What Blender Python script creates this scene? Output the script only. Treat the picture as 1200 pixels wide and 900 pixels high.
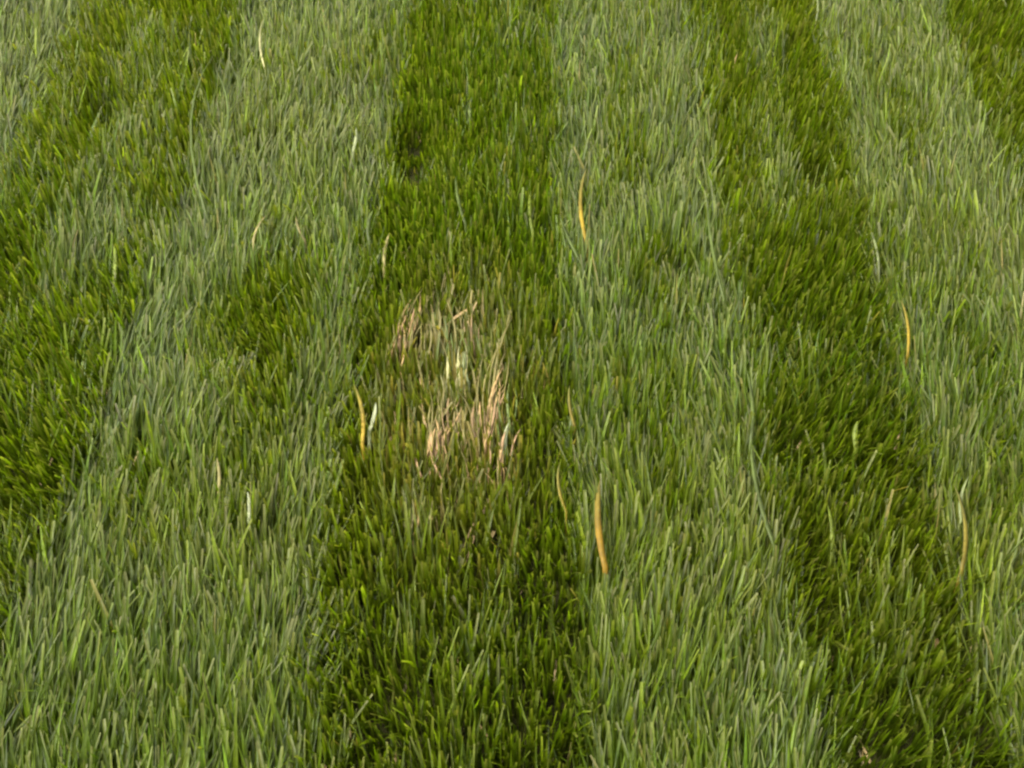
import bpy, math
import numpy as np

for o in list(bpy.data.objects):
    bpy.data.objects.remove(o, do_unlink=True)
scene = bpy.context.scene
col = scene.collection
R = math.radians

# ---------------------------------------------------------------- camera
cam_d = bpy.data.cameras.new('camera')
cam = bpy.data.objects.new('camera', cam_d)
col.objects.link(cam)
cam.location = (0, 0, 1.0)
cam.rotation_euler = (R(90 - 45.38), 0, R(2.0))
cam_d.sensor_width = 36
cam_d.lens = 45
cam_d.clip_start = 0.02
cam_d.clip_end = 2000
scene.camera = cam

# ---------------------------------------------------------------- sky, sun, exposure
SUN_EL, SUN_AZ = 58, 246          # sun high, behind and to the side, veiled by thin cloud (azimuth clockwise from +Y)
w = bpy.data.worlds.new('World')
scene.world = w
w.use_nodes = True
nt = w.node_tree
bg = nt.nodes['Background']
sky = nt.nodes.new('ShaderNodeTexSky')
sky.sky_type = 'NISHITA'
sky.sun_disc = False
sky.sun_elevation = R(SUN_EL)
sky.sun_rotation = R(SUN_AZ)
sky.air_density = 1.0
sky.dust_density = 4.0
hs = nt.nodes.new('ShaderNodeHueSaturation')      # thin high cloud: a paler sky
hs.inputs['Saturation'].default_value = 0.12
nt.links.new(sky.outputs[0], hs.inputs['Color'])
nt.links.new(hs.outputs[0], bg.inputs['Color'])
bg.inputs['Strength'].default_value = 0.12
sun_d = bpy.data.lights.new('sun', 'SUN')
sun_d.energy = 1.5
sun_d.angle = R(25)
sun_d.color = (1.0, 0.95, 0.84)
sun = bpy.data.objects.new('sun', sun_d)
col.objects.link(sun)
sun.location = (-2, -6, 8)
sun.rotation_euler = (R(90 - SUN_EL), 0, R(180 - SUN_AZ))
scene.view_settings.view_transform = 'Standard'
scene.view_settings.look = 'None'
scene.view_settings.gamma = 1
scene.view_settings.use_curve_mapping = False
scene.view_settings.exposure = 1.85
scene.render.engine = 'CYCLES'
scene.cycles.max_bounces = 8
scene.cycles.filter_width = 2.4

# ---------------------------------------------------------------- helpers
rng = np.random.default_rng(11)

def vnoise(x, y, cell, seed):
    """smooth value noise, -1..1"""
    r = np.random.default_rng(seed)
    n = 128
    lat = r.uniform(-1, 1, (n, n))
    u, v = np.asarray(x) / cell + 40.3, np.asarray(y) / cell + 40.7
    i, j = np.floor(u).astype(int), np.floor(v).astype(int)
    fu, fv = u - i, v - j
    fu, fv = fu * fu * (3 - 2 * fu), fv * fv * (3 - 2 * fv)
    i, j = i % n, j % n
    i1, j1 = (i + 1) % n, (j + 1) % n
    return (lat[i, j] * (1 - fu) + lat[i1, j] * fu) * (1 - fv) + (lat[i, j1] * (1 - fu) + lat[i1, j1] * fu) * fv

def tag(o, label=None, cat=None, group=None, kind=None):
    if label: o['label'] = label
    if cat: o['category'] = cat
    if group: o['group'] = group
    if kind: o['kind'] = kind

def node_mat(name):
    m = bpy.data.materials.new(name)
    m.use_nodes = True
    return m, m.node_tree, m.node_tree.nodes['Principled BSDF'], m.node_tree.nodes['Material Output']

# ---------------------------------------------------------------- materials
def blade_material(name, rough, spec, trans, tint=(1, 1, 1)):
    m, t, p, out = node_mat(name)
    a = t.nodes.new('ShaderNodeAttribute'); a.attribute_name = 'Col'
    tc = t.nodes.new('ShaderNodeTexCoord')
    n = t.nodes.new('ShaderNodeTexNoise'); n.inputs['Scale'].default_value = 260; n.inputs['Detail'].default_value = 2
    t.links.new(tc.outputs['Object'], n.inputs['Vector'])
    mr = t.nodes.new('ShaderNodeMapRange')
    mr.inputs['From Min'].default_value = .3; mr.inputs['From Max'].default_value = .7
    mr.inputs['To Min'].default_value = .82; mr.inputs['To Max'].default_value = 1.15
    t.links.new(n.outputs['Fac'], mr.inputs['Value'])
    mx = t.nodes.new('ShaderNodeVectorMath'); mx.operation = 'SCALE'
    t.links.new(a.outputs['Color'], mx.inputs[0]); t.links.new(mr.outputs[0], mx.inputs['Scale'])
    t.links.new(mx.outputs[0], p.inputs['Base Color'])
    p.inputs['Roughness'].default_value = rough
    p.inputs['Specular IOR Level'].default_value = spec
    tr = t.nodes.new('ShaderNodeBsdfTranslucent')
    mt = t.nodes.new('ShaderNodeVectorMath'); mt.operation = 'MULTIPLY'; mt.inputs[1].default_value = tint
    t.links.new(mx.outputs[0], mt.inputs[0]); t.links.new(mt.outputs[0], tr.inputs['Color'])
    ms = t.nodes.new('ShaderNodeMixShader'); ms.inputs[0].default_value = trans
    t.links.new(p.outputs[0], ms.inputs[1]); t.links.new(tr.outputs[0], ms.inputs[2])
    t.links.new(ms.outputs[0], out.inputs['Surface'])
    return m

M_GRASS = blade_material('grass_leaf', .45, .45, .52, (1.9, 2.0, .6))
M_DRY = blade_material('dry_grass', .6, .35, .2)

m, t, p, out = node_mat('soil_and_thatch')
tc = t.nodes.new('ShaderNodeTexCoord')
n1 = t.nodes.new('ShaderNodeTexNoise'); n1.inputs['Scale'].default_value = 60; n1.inputs['Detail'].default_value = 8
t.links.new(tc.outputs['Object'], n1.inputs['Vector'])
cr = t.nodes.new('ShaderNodeValToRGB')
cr.color_ramp.elements[0].color = (.018, .017, .007, 1); cr.color_ramp.elements[0].position = .3
cr.color_ramp.elements[1].color = (.06, .062, .016, 1); cr.color_ramp.elements[1].position = .75
t.links.new(n1.outputs['Fac'], cr.inputs[0]); t.links.new(cr.outputs[0], p.inputs['Base Color'])
bp = t.nodes.new('ShaderNodeBump'); bp.inputs['Strength'].default_value = .6; bp.inputs['Distance'].default_value = .01
t.links.new(n1.outputs['Fac'], bp.inputs['Height']); t.links.new(bp.outputs[0], p.inputs['Normal'])
p.inputs['Roughness'].default_value = .95
p.inputs['Specular IOR Level'].default_value = .1
M_SOIL = m

# ---------------------------------------------------------------- ground sheet
xs = np.concatenate([-np.geomspace(900, 3, 14), np.linspace(-2.4, 2.4, 25), np.geomspace(3, 900, 14)])
ys = np.concatenate([-np.geomspace(900, 1, 12), np.linspace(-.4, 3.8, 22), np.geomspace(4.6, 900, 14)])
gv = [(x, y, float(.004 * vnoise(x, y, .25, 3)) - .004) for y in ys for x in xs]
nx = len(xs)
gf = [(j * nx + i, j * nx + i + 1, (j + 1) * nx + i + 1, (j + 1) * nx + i) for j in range(len(ys) - 1) for i in range(nx - 1)]
me = bpy.data.meshes.new('ground'); me.from_pydata(gv, [], gf); me.materials.append(M_SOIL)
go = bpy.data.objects.new('ground', me); col.objects.link(go); tag(go, 'dark thatchy soil under the mown lawn', kind='structure')

# ---------------------------------------------------------------- the mowing pattern
# stripe edges across X; the mower ran along Y and back, so the grass leans away and towards by turns
EDGES = np.array([-1.98, -1.76, -1.55, -1.34, -1.13, -.92, -.70, -.465, -.215, .017, .218, .388, .588, .80, 1.01, 1.22, 1.43, 1.64, 1.85])
# stripe i lies between EDGES[i-1] and EDGES[i]; even index here leans away from the viewer (pale)
def stripe_index(x, y):
    wob = .009 * vnoise(x, y, .16, 21) + .007 * vnoise(x, y, .045, 22) + np.random.default_rng(5).normal(0, .007, np.shape(x))
    drift = np.interp(x, [-.3, -.2, .02, .22, .35], [0, .012, .038, .022, 0]) * (y - 1.25)      # the mower did not run dead straight
    return np.searchsorted(EDGES, x + wob + drift)

# ruffled places where a stripe's lean is disturbed: x, y, rx, ry, lean change
RUFFLES = [(-.556, 1.23, .09, .11, 1.0), (-.57, 1.52, .06, .10, .6), (-.315, 1.045, .06, .12, -1.3), (-.26, 1.66, .03, .1, -.5),
           (-.30, 1.30, .04, .08, -.5), (-.397, .80, .05, .10, -.5), (-.30, .80, .035, .09, -.7), (.10, 1.55, .03, .1, -.35),
           (.12, 1.15, .05, .06, -1.0), (.10, 1.36, .04, .06, -.75), (.11, .90, .05, .12, -.7), (.30, 1.62, .03, .12, .5),
           (.285, 1.34, .025, .10, .35), (.47, 1.5, .05, .1, -.4), (.47, 1.02, .045, .1, -.5), (.44, .80, .05, .1, -.4),
           (-.07, 1.66, .04, .1, .35), (-.06, 1.18, .05, .05, -.4), (-.50, 1.0, .05, .06, .3), (-.09, .94, .09, .14, .55), (-.08, .74, .08, .06, .2)]
HOLLOWS = [(-.180, 1.427, .012), (-.175, 1.372, .016), (.335, 1.36, .012), (.16, 1.17, .014), (-.60, 1.47, .014)]
PATCH = (-.092, .935, .078, .17)

def lean_field(x, y, idx):
    s = np.where(idx % 2 == 0, .85, -.75)
    for (a, b, rx, ry, d) in RUFFLES:
        s = s + 1.45 * d * np.exp(-((x - a) / rx) ** 2 - ((y - b) / ry) ** 2)
    s = s + .5 * vnoise(x, y, .085, 31) + .2 * vnoise(x, y, .035, 32) + .4 * vnoise(x, y * .1, .022, 33)
    return np.clip(s, -1.2, 1.2)

def patch_field(x, y):
    q = ((x - PATCH[0]) / PATCH[2]) ** 2 + ((y - PATCH[1]) / PATCH[3]) ** 2
    return np.clip(1.35 - q, 0, 1) * np.clip(.75 + .6 * vnoise(x, y, .03, 41), 0, 1)

def blades_mesh(name, base, az, e0, e1, length, width, colr, blunt, levels, crease, twist):
    """one mesh of many grass blades; every array has one row per blade"""
    n = len(base)
    k = levels
    ts = np.linspace(0, 1, k + 1)
    pos = np.zeros((n, k + 1, 3)); pos[:, 0] = base
    dirs = np.zeros((n, k + 1, 3))
    for i, t_ in enumerate(ts):
        el = e0 + (e1 - e0) * t_ ** .8
        dirs[:, i] = np.stack([np.cos(el) * np.cos(az), np.cos(el) * np.sin(az), np.sin(el)], 1)
    for i in range(1, k + 1):
        pos[:, i] = pos[:, i - 1] + (dirs[:, i - 1] + dirs[:, i]) * .5 * (length / k)[:, None]
    side = np.stack([-np.sin(az), np.cos(az), np.zeros(n)], 1)
    prof = np.interp(ts, [0, .25, .6, .85, 1], [.75, 1, .85, .5, .0])
    verts, faces_per = [], []
    for i in range(k + 1):
        wd = width * prof[i] * .5
        if i == k:
            wd = np.where(blunt, width * .27, width * .03)
        elif ts[i] > .6:
            wd = np.where(blunt, width * .5 * np.interp(ts[i], [.6, 1], [.85, .6]), wd)
        nrm = np.cross(side, dirs[:, i]); nrm *= np.sign(nrm[:, 2:3] + 1e-9)
        ang = twist * ts[i]
        sv = side * np.cos(ang)[:, None] + nrm * np.sin(ang)[:, None]
        L = pos[:, i] - sv * wd[:, None]; Rr = pos[:, i] + sv * wd[:, None]
        if crease:
            C = pos[:, i] - nrm * (wd * .55)[:, None]
            verts += [L, C, Rr]
        else:
            verts += [L, Rr]
    c = 3 if crease else 2
    V = np.stack(verts, 1).reshape(-1, 3)
    per = c * (k + 1)
    f = []
    for i in range(k):
        for j in range(c - 1):
            a = i * c + j
            f.append((a, a + 1, a + c + 1, a + c))
    f = np.array(f)
    F = (np.arange(n)[:, None, None] * per + f[None]).reshape(-1, 4)
    me = bpy.data.meshes.new(name)
    me.vertices.add(len(V)); me.vertices.foreach_set('co', V.astype(np.float32).ravel())
    me.loops.add(F.size); me.loops.foreach_set('vertex_index', F.astype(np.int32).ravel())
    me.polygons.add(len(F)); me.polygons.foreach_set('loop_start', np.arange(0, F.size, 4, dtype=np.int32))
    me.update(calc_edges=True)
    at = me.color_attributes.new('Col', 'FLOAT_COLOR', 'POINT')
    rgba = np.ones((n, k + 1, c, 4), np.float32)
    cut = np.array([.30, .25, .10]); sheath = np.array([.16, .16, .05])
    for i in range(k + 1):
        cl = colr
        if i == 0: cl = colr * .6 + sheath * .4                       # pale leaf sheath
        if i == k: cl = np.where(blunt[:, None], colr * .7 + cut * .3, colr)   # dried mown end
        rgba[:, i, :, :3] = cl[:, None, :]
    at.data.foreach_set('color', rgba.ravel())
    me.polygons.foreach_set('use_smooth', np.ones(len(F), bool))
    return me

GREEN = np.array([.080, .122, .003]); YELLOW = np.array([.128, .138, .005]); COOL = np.array([.060, .112, .008]); STRAW = np.array([.33, .25, .09])

def make_grass(x, y, idx, near):
    n = len(x)
    s = lean_field(x, y, idx)
    pt = patch_field(x, y)
    u = rng.random(n)
    away = s > rng.normal(0, .45, n)
    lean = np.clip(np.abs(s), .35, 1.2)
    az = np.where(away, R(90), R(-90)) + rng.normal(0, 1, n) * np.where(away, .26, .34) + .25 * vnoise(x, y, .05, 51)
    e0 = R(82) - np.where(away, R(20), R(0)) * lean + rng.normal(0, R(9), n)
    e1 = np.where(away, R(40) - R(22) * lean, R(78) - R(12) * lean) + rng.normal(0, R(13), n)
    length = np.where(away, .062, .056) * rng.uniform(.65, 1.35, n) * (1 + .12 * vnoise(x, y, .07, 52)) * (1 - .2 * pt)
    width = np.clip(np.exp(rng.normal(-5.98, .36, n)), .0014, .0058) * (1 if near else 2.0)
    hol = np.zeros(n)
    for (a, b, r_) in HOLLOWS:
        hol = np.maximum(hol, np.exp(-((x - a) / r_ / 1.5) ** 2 - ((y - b + .02) / (r_ * 2.6)) ** 2))
    length = length * (1 - .85 * hol)
    h = np.clip(.5 + .5 * vnoise(x, y, .22, 61) * .9 + rng.normal(0, .25, n), 0, 1)
    colr = GREEN * (1 - h[:, None]) + YELLOW * h[:, None] * .5 + GREEN * h[:, None] * .5
    cool = np.clip(.10 + .3 * vnoise(x, y, .3, 62) + rng.normal(0, .25, n), 0, 1)[:, None]
    colr = colr * (1 - cool) + COOL * cool
    colr = colr * np.exp(rng.normal(-.05, .33, (n, 1)))
    edge = np.clip(1.3 - .45 * (((x - PATCH[0]) / PATCH[2]) ** 2 + ((y - PATCH[1]) / PATCH[3]) ** 2), 0, 1)
    colr = colr * (1 - .3 * edge[:, None]) + np.array([.135, .115, .018]) * .3 * edge[:, None]     # yellowing round the worn patch
    dry = (u < .006 + .30 * pt + .05 * edge)[:, None]
    mixd = rng.uniform(.25, .8, (n, 1))
    colr = np.where(dry, colr * (1 - mixd) + STRAW * mixd, colr)
    base = np.stack([x, y, np.full(n, -.004)], 1)
    return base, az, e0, e1, length, width, colr, rng.random(n) < .4, 3, near, rng.normal(0, .5, n)

NEAR = (-.96, .86, .38, 2.0)
WIDE = (-2.3, 2.2, -.3, 3.7)
DENS, DENS_FAR = 60000, 7000
def scatter(box, dens):
    n = int((box[1] - box[0]) * (box[3] - box[2]) * dens)
    return rng.uniform(box[0], box[1], n), rng.uniform(box[2], box[3], n)
x, y = scatter(NEAR, DENS)
keep = rng.random(len(x)) > .3 * patch_field(x, y)
for (a, b, r_) in HOLLOWS:                     # small hollows where the turf is worn through
    keep &= ((x - a) / (r_ * 1.15)) ** 2 + ((y - b + .018) / (r_ * 2.3)) ** 2 > rng.uniform(-.25, 1.0, len(x))
x, y = x[keep], y[keep]
idx = stripe_index(x, y)
STRIPES = {
    6: 'pale mown grass stripe beyond the ruffled dark stripe, outermost pale one',
    7: 'dark mown grass stripe with a pale ruffled area inside it',
    8: 'widest pale mown grass stripe, with the cream stalk and the long bent blade',
    9: 'dark mown grass stripe that holds the dry straw patch',
    10: 'pale mown grass stripe with the straw-yellow stalk and broad orange blade',
    11: 'dark mown grass stripe with the lone pale lime blade inside',
    12: 'pale mown grass stripe beside the long ochre-yellow blade',
    13: 'outermost dark mown grass stripe, past the stripe with the ochre-yellow blade',
}
rest = np.ones(len(x), bool)
for i, lab in STRIPES.items():
    sel = idx == i
    rest &= ~sel
    me = blades_mesh('mown_grass', *make_grass(x[sel], y[sel], idx[sel], True))
    me.materials.append(M_GRASS)
    o = bpy.data.objects.new('mown_grass', me); col.objects.link(o)
    tag(o, lab, 'grass', 'mown grass stripes of the lawn', 'stuff')
xf, yf = scatter(WIDE, DENS_FAR)
out_ = (xf < NEAR[0]) | (xf > NEAR[1]) | (yf < NEAR[2]) | (yf > NEAR[3])
xf, yf = np.concatenate([xf[out_], x[rest]]), np.concatenate([yf[out_], y[rest]])
me = blades_mesh('lawn_grass', *make_grass(xf, yf, stripe_index(xf, yf), False))
me.materials.append(M_GRASS)
o = bpy.data.objects.new('lawn_grass', me); col.objects.link(o)
tag(o, 'striped lawn grass round the stripes in view', 'grass', kind='stuff')

# dry thatch lying low between the blades, thick in the worn patch
tx, ty = scatter(NEAR, 250)
px_, py_ = scatter((PATCH[0] - .1, PATCH[0] + .1, PATCH[1] - .19, PATCH[1] + .2), 3200)
kp = rng.random(len(px_)) < patch_field(px_, py_)
tx, ty = np.concatenate([tx, px_[kp]]), np.concatenate([ty, py_[kp]])
n = len(tx)
base = np.stack([tx, ty, np.where(np.arange(n) < n - kp.sum(), rng.uniform(0, .01, n), rng.uniform(0, .02, n))], 1)
c0 = np.array([.36, .25, .10]) * rng.uniform(.5, 1.3, (n, 1)) * np.array([1, 1, 1]) + rng.uniform(0, .03, (n, 3))
me = blades_mesh('dry_thatch', base, R(90) + rng.normal(0, .4, n), rng.normal(R(22), R(12), n), rng.normal(R(2), R(10), n),
                 rng.uniform(.02, .055, n), rng.uniform(.0018, .0042, n), c0, rng.random(n) < .5, 3, False, rng.normal(0, .6, n))
me.materials.append(M_DRY)
o = bpy.data.objects.new('dry_thatch', me); col.objects.link(o)
tag(o, 'dry tan thatch lying under the grass and in the worn patch', 'thatch', kind='stuff')

# ---------------------------------------------------------------- single blades and dead tufts that can be picked out
COL = {'yellow': (.29, .20, .014), 'orange': (.20, .12, .006), 'ochre': (.16, .125, .010), 'straw': (.22, .19, .06), 'cream': (.36, .34, .14),
       'pale': (.27, .30, .13), 'palegreen': (.135, .175, .04), 'white': (.30, .32, .17), 'lime': (.22, .27, .03), 'tan': (.36, .24, .095),
       'rose': (.36, .225, .11), 'brown': (.24, .16, .07)}

PIECES = [
    ('yellow_blade', 'bright yellow grass blade beside the small white clipping, by the dry straw patch', 'yellow', (-0.18, 0.853), (-0.196, 0.922), 6.0),
    ('orange_blade', 'broad orange-brown grass blade, widest and most orange in the lawn', 'orange', (0.061, 0.708), (0.057, 0.802), 9.0),
    ('straw_stalk', 'straw-yellow stalk standing alone near the edge of a pale stripe', 'yellow', (0.049, 1.166), (0.047, 1.306), 6.5),
    ('yellow_blade', 'short curved yellow blade at the dark stripe edge, below a whitish tip', 'yellow', (0.39, 1.002), (0.392, 1.072), 4.5),
    ('yellow_blade', 'long ochre-yellow blade rising beside a pale blade where dark stripe ends', 'ochre', (0.386, 0.713), (0.395, 0.808), 6.0),
    ('pale_blade', 'pale silvery blade leaning against the long ochre-yellow blade', 'pale', (0.399, 0.775), (0.412, 0.818), 4.5),
    ('pale_blade', 'whitish slender blade at the dark stripe edge, above the curved yellow blade', 'pale', (0.381, 1.132), (0.378, 1.195), 4.5),
    ('straw_stalk', 'upright cream-white stalk standing alone near the far end of pale stripe', 'cream', (-0.395, 1.54), (-0.414, 1.657), 4.5),
    ('pale_blade', 'very long pale blade bending at the edge of the widest pale stripe', 'palegreen', (-0.409, 1.21), (-0.467, 1.553), 5.0),
    ('pale_blade', 'long pale blade running parallel to a longer bent one', 'palegreen', (-0.417, 1.323), (-0.457, 1.514), 4.5),
    ('white_clipping', 'small white grass clipping lying next to the bright yellow blade', 'white', (-0.175, 0.87), (-0.17, 0.896), 6.5),
    ('dry_grass_blade', 'short straw-coloured blade just beyond the dry straw patch', 'straw', (-0.187, 1.127), (-0.184, 1.169), 6.0),
    ('pale_blade', 'pale broad blade standing at dark stripe edge near a short straw blade', 'palegreen', (-0.209, 1.172), (-0.208, 1.212), 7.0),
    ('pale_blade', 'slender grey-green blade crossing the dark stripe beyond the dry patch', 'palegreen', (-0.098, 1.209), (-0.114, 1.283), 5.5),
    ('pale_blade', 'pale grey-green blade in the dark stripe, short and upright beyond the others', 'palegreen', (-0.105, 1.429), (-0.104, 1.459), 6.0),
    ('white_clipping', 'whitish clipping lying near the hollow in the dark stripe edge', 'pale', (-0.251, 1.351), (-0.249, 1.383), 6.5),
    ('pale_blade', 'short pale lime blade standing alone inside dark stripe', 'lime', (0.314, 0.864), (0.316, 0.887), 7.5),
    ('lime_blade', 'bright lime blade upright in dark stripe beyond the dry straw patch', 'lime', (-0.017, 1.196), (-0.021, 1.257), 6.0),
    ('dry_grass_blade', 'pair-crossing straw blade slanting among pale stripe grass', 'straw', (-0.344, 1.156), (-0.333, 1.199), 4.5),
    ('dry_grass_blade', 'light straw blade with a backward slant among pale stripe grass', 'straw', (-0.285, 1.171), (-0.298, 1.197), 5.0),
    ('pale_blade', 'long pale blade tilted along the dark stripe edge beside the straw stalk', 'palegreen', (0.041, 1.138), (0.014, 1.211), 5.5),
    ('pale_blade', 'long pale blade arching at the foot of the pale stripe', 'palegreen', (0.219, 0.738), (0.206, 0.851), 6.0),
    ('pale_blade', 'pale blade continuing the arch of a longer pale blade', 'palegreen', (0.209, 0.866), (0.211, 0.959), 5.5),
    ('pale_blade', 'grey-green pale blade at pale stripe margin, straight and long', 'palegreen', (0.2, 1.085), (0.192, 1.251), 5.0),
    ('pale_blade', 'whitish blade bent over at the far end of dark stripe', 'pale', (0.386, 1.71), (0.383, 1.78), 5.0),
    ('yellow_blade', 'thin ochre blade hidden half under pale stripe grass near orange blade', 'ochre', (0.033, 0.883), (0.027, 0.927), 4.5),
    ('ochre_blade', 'faint ochre blade low in the grass nearer than the dry patch', 'ochre', (0.025, 0.772), (0.018, 0.822), 4.5),
    ('white_clipping', 'white glinting clipping in the pale stripe foot, short and upright', 'white', (-0.276, 0.751), (-0.279, 0.774), 5.0),
    ('dry_grass_blade', 'straw blade lying low in pale stripe beside a white clipping', 'straw', (-0.312, 0.787), (-0.317, 0.816), 5.0),
    ('lime_blade', 'yellow-lime blade in the ruffled dark stripe, short and bright', 'lime', (-0.493, 1.097), (-0.5, 1.137), 6.0),
    ('lime_blade', 'lime blade upright at the near end of the dark stripe', 'lime', (0.271, 0.73), (0.271, 0.777), 5.5),
]
TUFTS = [
    ('tan tuft of dead grass, slanting, apart from the others', [
        ('tan', (-0.161, 1.011), (-0.15, 1.071), 7), ('tan', (-0.153, 1.008), (-0.141, 1.079), 7), ('rose', (-0.158, 1.021), (-0.145, 1.057), 6), ('straw', (-0.147, 1.002), (-0.142, 1.04), 5), ('straw', (-0.164, 1.025), (-0.156, 1.05), 5), ('straw', (-0.151, 1.019), (-0.139, 1.089), 4)]),
    ('rosy tan tuft of dead grass shaped like a teardrop with thin stalk', [
        ('rose', (-0.111, 0.836), (-0.112, 0.868), 7), ('tan', (-0.105, 0.832), (-0.108, 0.877), 8), ('rose', (-0.1, 0.839), (-0.104, 0.872), 7), ('tan', (-0.116, 0.851), (-0.113, 0.871), 5), ('straw', (-0.11, 0.868), (-0.105, 0.951), 5), ('straw', (-0.108, 0.874), (-0.109, 0.932), 4.5), ('tan', (-0.103, 0.846), (-0.109, 0.889), 6)]),
    ('long tan tuft of dead grass rising to a thin tip', [
        ('tan', (-0.051, 0.876), (-0.043, 0.966), 7), ('straw', (-0.048, 0.885), (-0.036, 1.047), 5), ('tan', (-0.054, 0.888), (-0.047, 0.94), 6), ('straw', (-0.046, 0.894), (-0.041, 0.992), 5), ('rose', (-0.057, 0.873), (-0.05, 0.915), 5)]),
    ('whitish split tuft of dead grass below the long tan tuft', [
        ('rose', (-0.04, 0.842), (-0.037, 0.874), 6), ('white', (-0.037, 0.862), (-0.034, 0.886), 6), ('tan', (-0.041, 0.839), (-0.038, 0.857), 5), ('palegreen', (-0.033, 0.895), (-0.036, 0.941), 6)]),
    ('pale cream tuft of dead grass in the middle of the dry patch', [
        ('cream', (-0.103, 0.954), (-0.104, 0.979), 6), ('cream', (-0.087, 0.948), (-0.092, 0.997), 6), ('pale', (-0.079, 0.955), (-0.085, 0.988), 6), ('straw', (-0.082, 0.94), (-0.081, 0.965), 5)]),
    ('thin brownish tuft of dead grass in the middle of the dry patch', [
        ('brown', (-0.096, 0.887), (-0.097, 0.926), 5), ('straw', (-0.088, 0.881), (-0.092, 0.914), 4), ('brown', (-0.065, 0.87), (-0.071, 0.909), 5), ('tan', (-0.06, 0.88), (-0.065, 0.915), 5), ('straw', (-0.078, 0.87), (-0.077, 0.902), 4)]),
    ('sparse straw tuft above the cream tuft in the dry patch', [
        ('straw', (-0.118, 1.02), (-0.118, 1.055), 5), ('palegreen', (-0.107, 1.007), (-0.112, 1.044), 5), ('straw', (-0.127, 0.992), (-0.127, 1.03), 4), ('straw', (-0.097, 1.02), (-0.112, 1.073), 4), ('brown', (-0.077, 1.014), (-0.081, 1.052), 4)]),
    ('short straw tuft at the near end of the dry patch', [
        ('straw', (-0.125, 0.75), (-0.123, 0.782), 5), ('tan', (-0.119, 0.746), (-0.116, 0.766), 4), ('straw', (-0.093, 0.78), (-0.096, 0.804), 4)]),
]


def single_blade(name, lo, hi, zl, zh, width, colour, origin=(0, 0, 0), seed=0):
    """one creased blade that roots in the soil, surfaces at lo and ends at hi; a closed sheet with thickness"""
    r = np.random.default_rng(seed)
    lo3, hi3 = np.array([lo[0], lo[1], zl]), np.array([hi[0], hi[1], zh])
    root = np.array([lo[0] - (hi[0] - lo[0]) * .2, lo[1] - .012, -.004])
    d = hi3 - lo3
    sag = np.array([r.choice([-1, 1]) * r.uniform(.03, .09) * np.linalg.norm(d), 0, .04 * np.linalg.norm(d)])
    pts = [root, root * .45 + lo3 * .55] + [lo3 + d * q + sag * 4 * q * (1 - q) for q in (0, .17, .34, .5, .67, .84, 1)]
    wf = [.6, .75, .85, .92, 1.0, .97, .85, .62, .1]
    tw = r.normal(0, .25)
    V, F = [], []
    for i, q in enumerate(pts):
        tan = np.array(pts[min(i + 1, len(pts) - 1)]) - np.array(pts[max(i - 1, 0)]); tan /= np.linalg.norm(tan)
        sd = np.cross(tan, (0, 0, 1.0)); sd /= max(np.linalg.norm(sd), 1e-6)
        nr = np.cross(sd, tan)
        a = tw * i / 8
        sd, nr = sd * math.cos(a) + nr * math.sin(a), nr * math.cos(a) - sd * math.sin(a)
        hw = width * .5 * wf[i]
        V += [q - sd * hw, q - nr * hw * .5 + nr * .0003, q + sd * hw, q - nr * (hw * .5 + .0003)]
    for i in range(len(pts) - 1):
        for j in range(4):
            b, c = i * 4 + j, i * 4 + (j + 1) % 4
            F.append((b, c, c + 4, b + 4))
    F += [(3, 2, 1, 0), tuple(len(V) - 4 + q for q in range(4))]
    V = [tuple(v - np.array(origin)) for v in V]
    me = bpy.data.meshes.new(name); me.from_pydata(V, [], F)
    at = me.color_attributes.new('Col', 'FLOAT_COLOR', 'POINT')
    c = np.ones((len(V), 4), np.float32)
    c[:, :3] = np.array(colour) * r.uniform(.9, 1.1)
    c[:, :3] *= np.repeat(r.uniform(.6, 1.2, (len(V) // 4, 1)), 4, 0) * r.uniform(.85, 1.15, (len(V), 1))
    if name in ('orange_blade', 'ochre_blade', 'straw_stalk', 'yellow_blade'):       # still part green towards the tip
        q = np.clip((np.arange(len(V)) // 4 - 4) / 5.0, 0, .75)[:, None]
        c[:, :3] = c[:, :3] * (1 - q) + np.array([.11, .12, .02]) * q
    at.data.foreach_set('color', c.ravel())
    me.polygons.foreach_set('use_smooth', np.ones(len(F), bool))
    me.materials.append(M_GRASS if name in ('pale_blade', 'lime_blade') else M_DRY)
    return me

for i, (name, label, c, lo, hi, wd) in enumerate(PIECES):
    org = (lo[0], lo[1], 0)
    me = single_blade(name, lo, hi, .045, .060, wd * .0007, COL[c], org, 100 + i)
    o = bpy.data.objects.new(name, me); o.location = org; col.objects.link(o)
    tag(o, label, {'white_clipping': 'grass clipping', 'straw_stalk': 'stalk'}.get(name, 'grass blade'), 'single blades that stand out in the lawn')

for i, (label, bl) in enumerate(TUFTS):
    org = (sum(b[1][0] for b in bl) / len(bl), sum(b[1][1] for b in bl) / len(bl), 0)
    e = bpy.data.objects.new('dead_grass_tuft', None); e.location = org; e.empty_display_size = .02; col.objects.link(e)
    tag(e, label, 'grass tuft', 'dead grass tufts in the worn patch')
    for j, (c, lo, hi, wd) in enumerate(bl):
        for q in range(4):                      # each dead leaf with two thinner shreds beside it
            jx, jy = np.random.default_rng(700 + i * 80 + j * 4 + q).normal(0, .006, 2) * (q > 0)
            k_ = (1, .8, .6, .9)[q]
            lo2 = (lo[0] + jx, lo[1] + jy * 2)
            hi2 = (lo2[0] + (hi[0] - lo[0]) * k_ + jy, lo2[1] + (hi[1] - lo[1]) * k_)
            me = single_blade('blade', lo2, hi2, .030, .030 + .016 * k_, wd * (.0005, .0003, .0003, .0003)[q], COL[c], org, 300 + i * 80 + j * 4 + q)
            b = bpy.data.objects.new('blade', me); b.parent = e; col.objects.link(b)
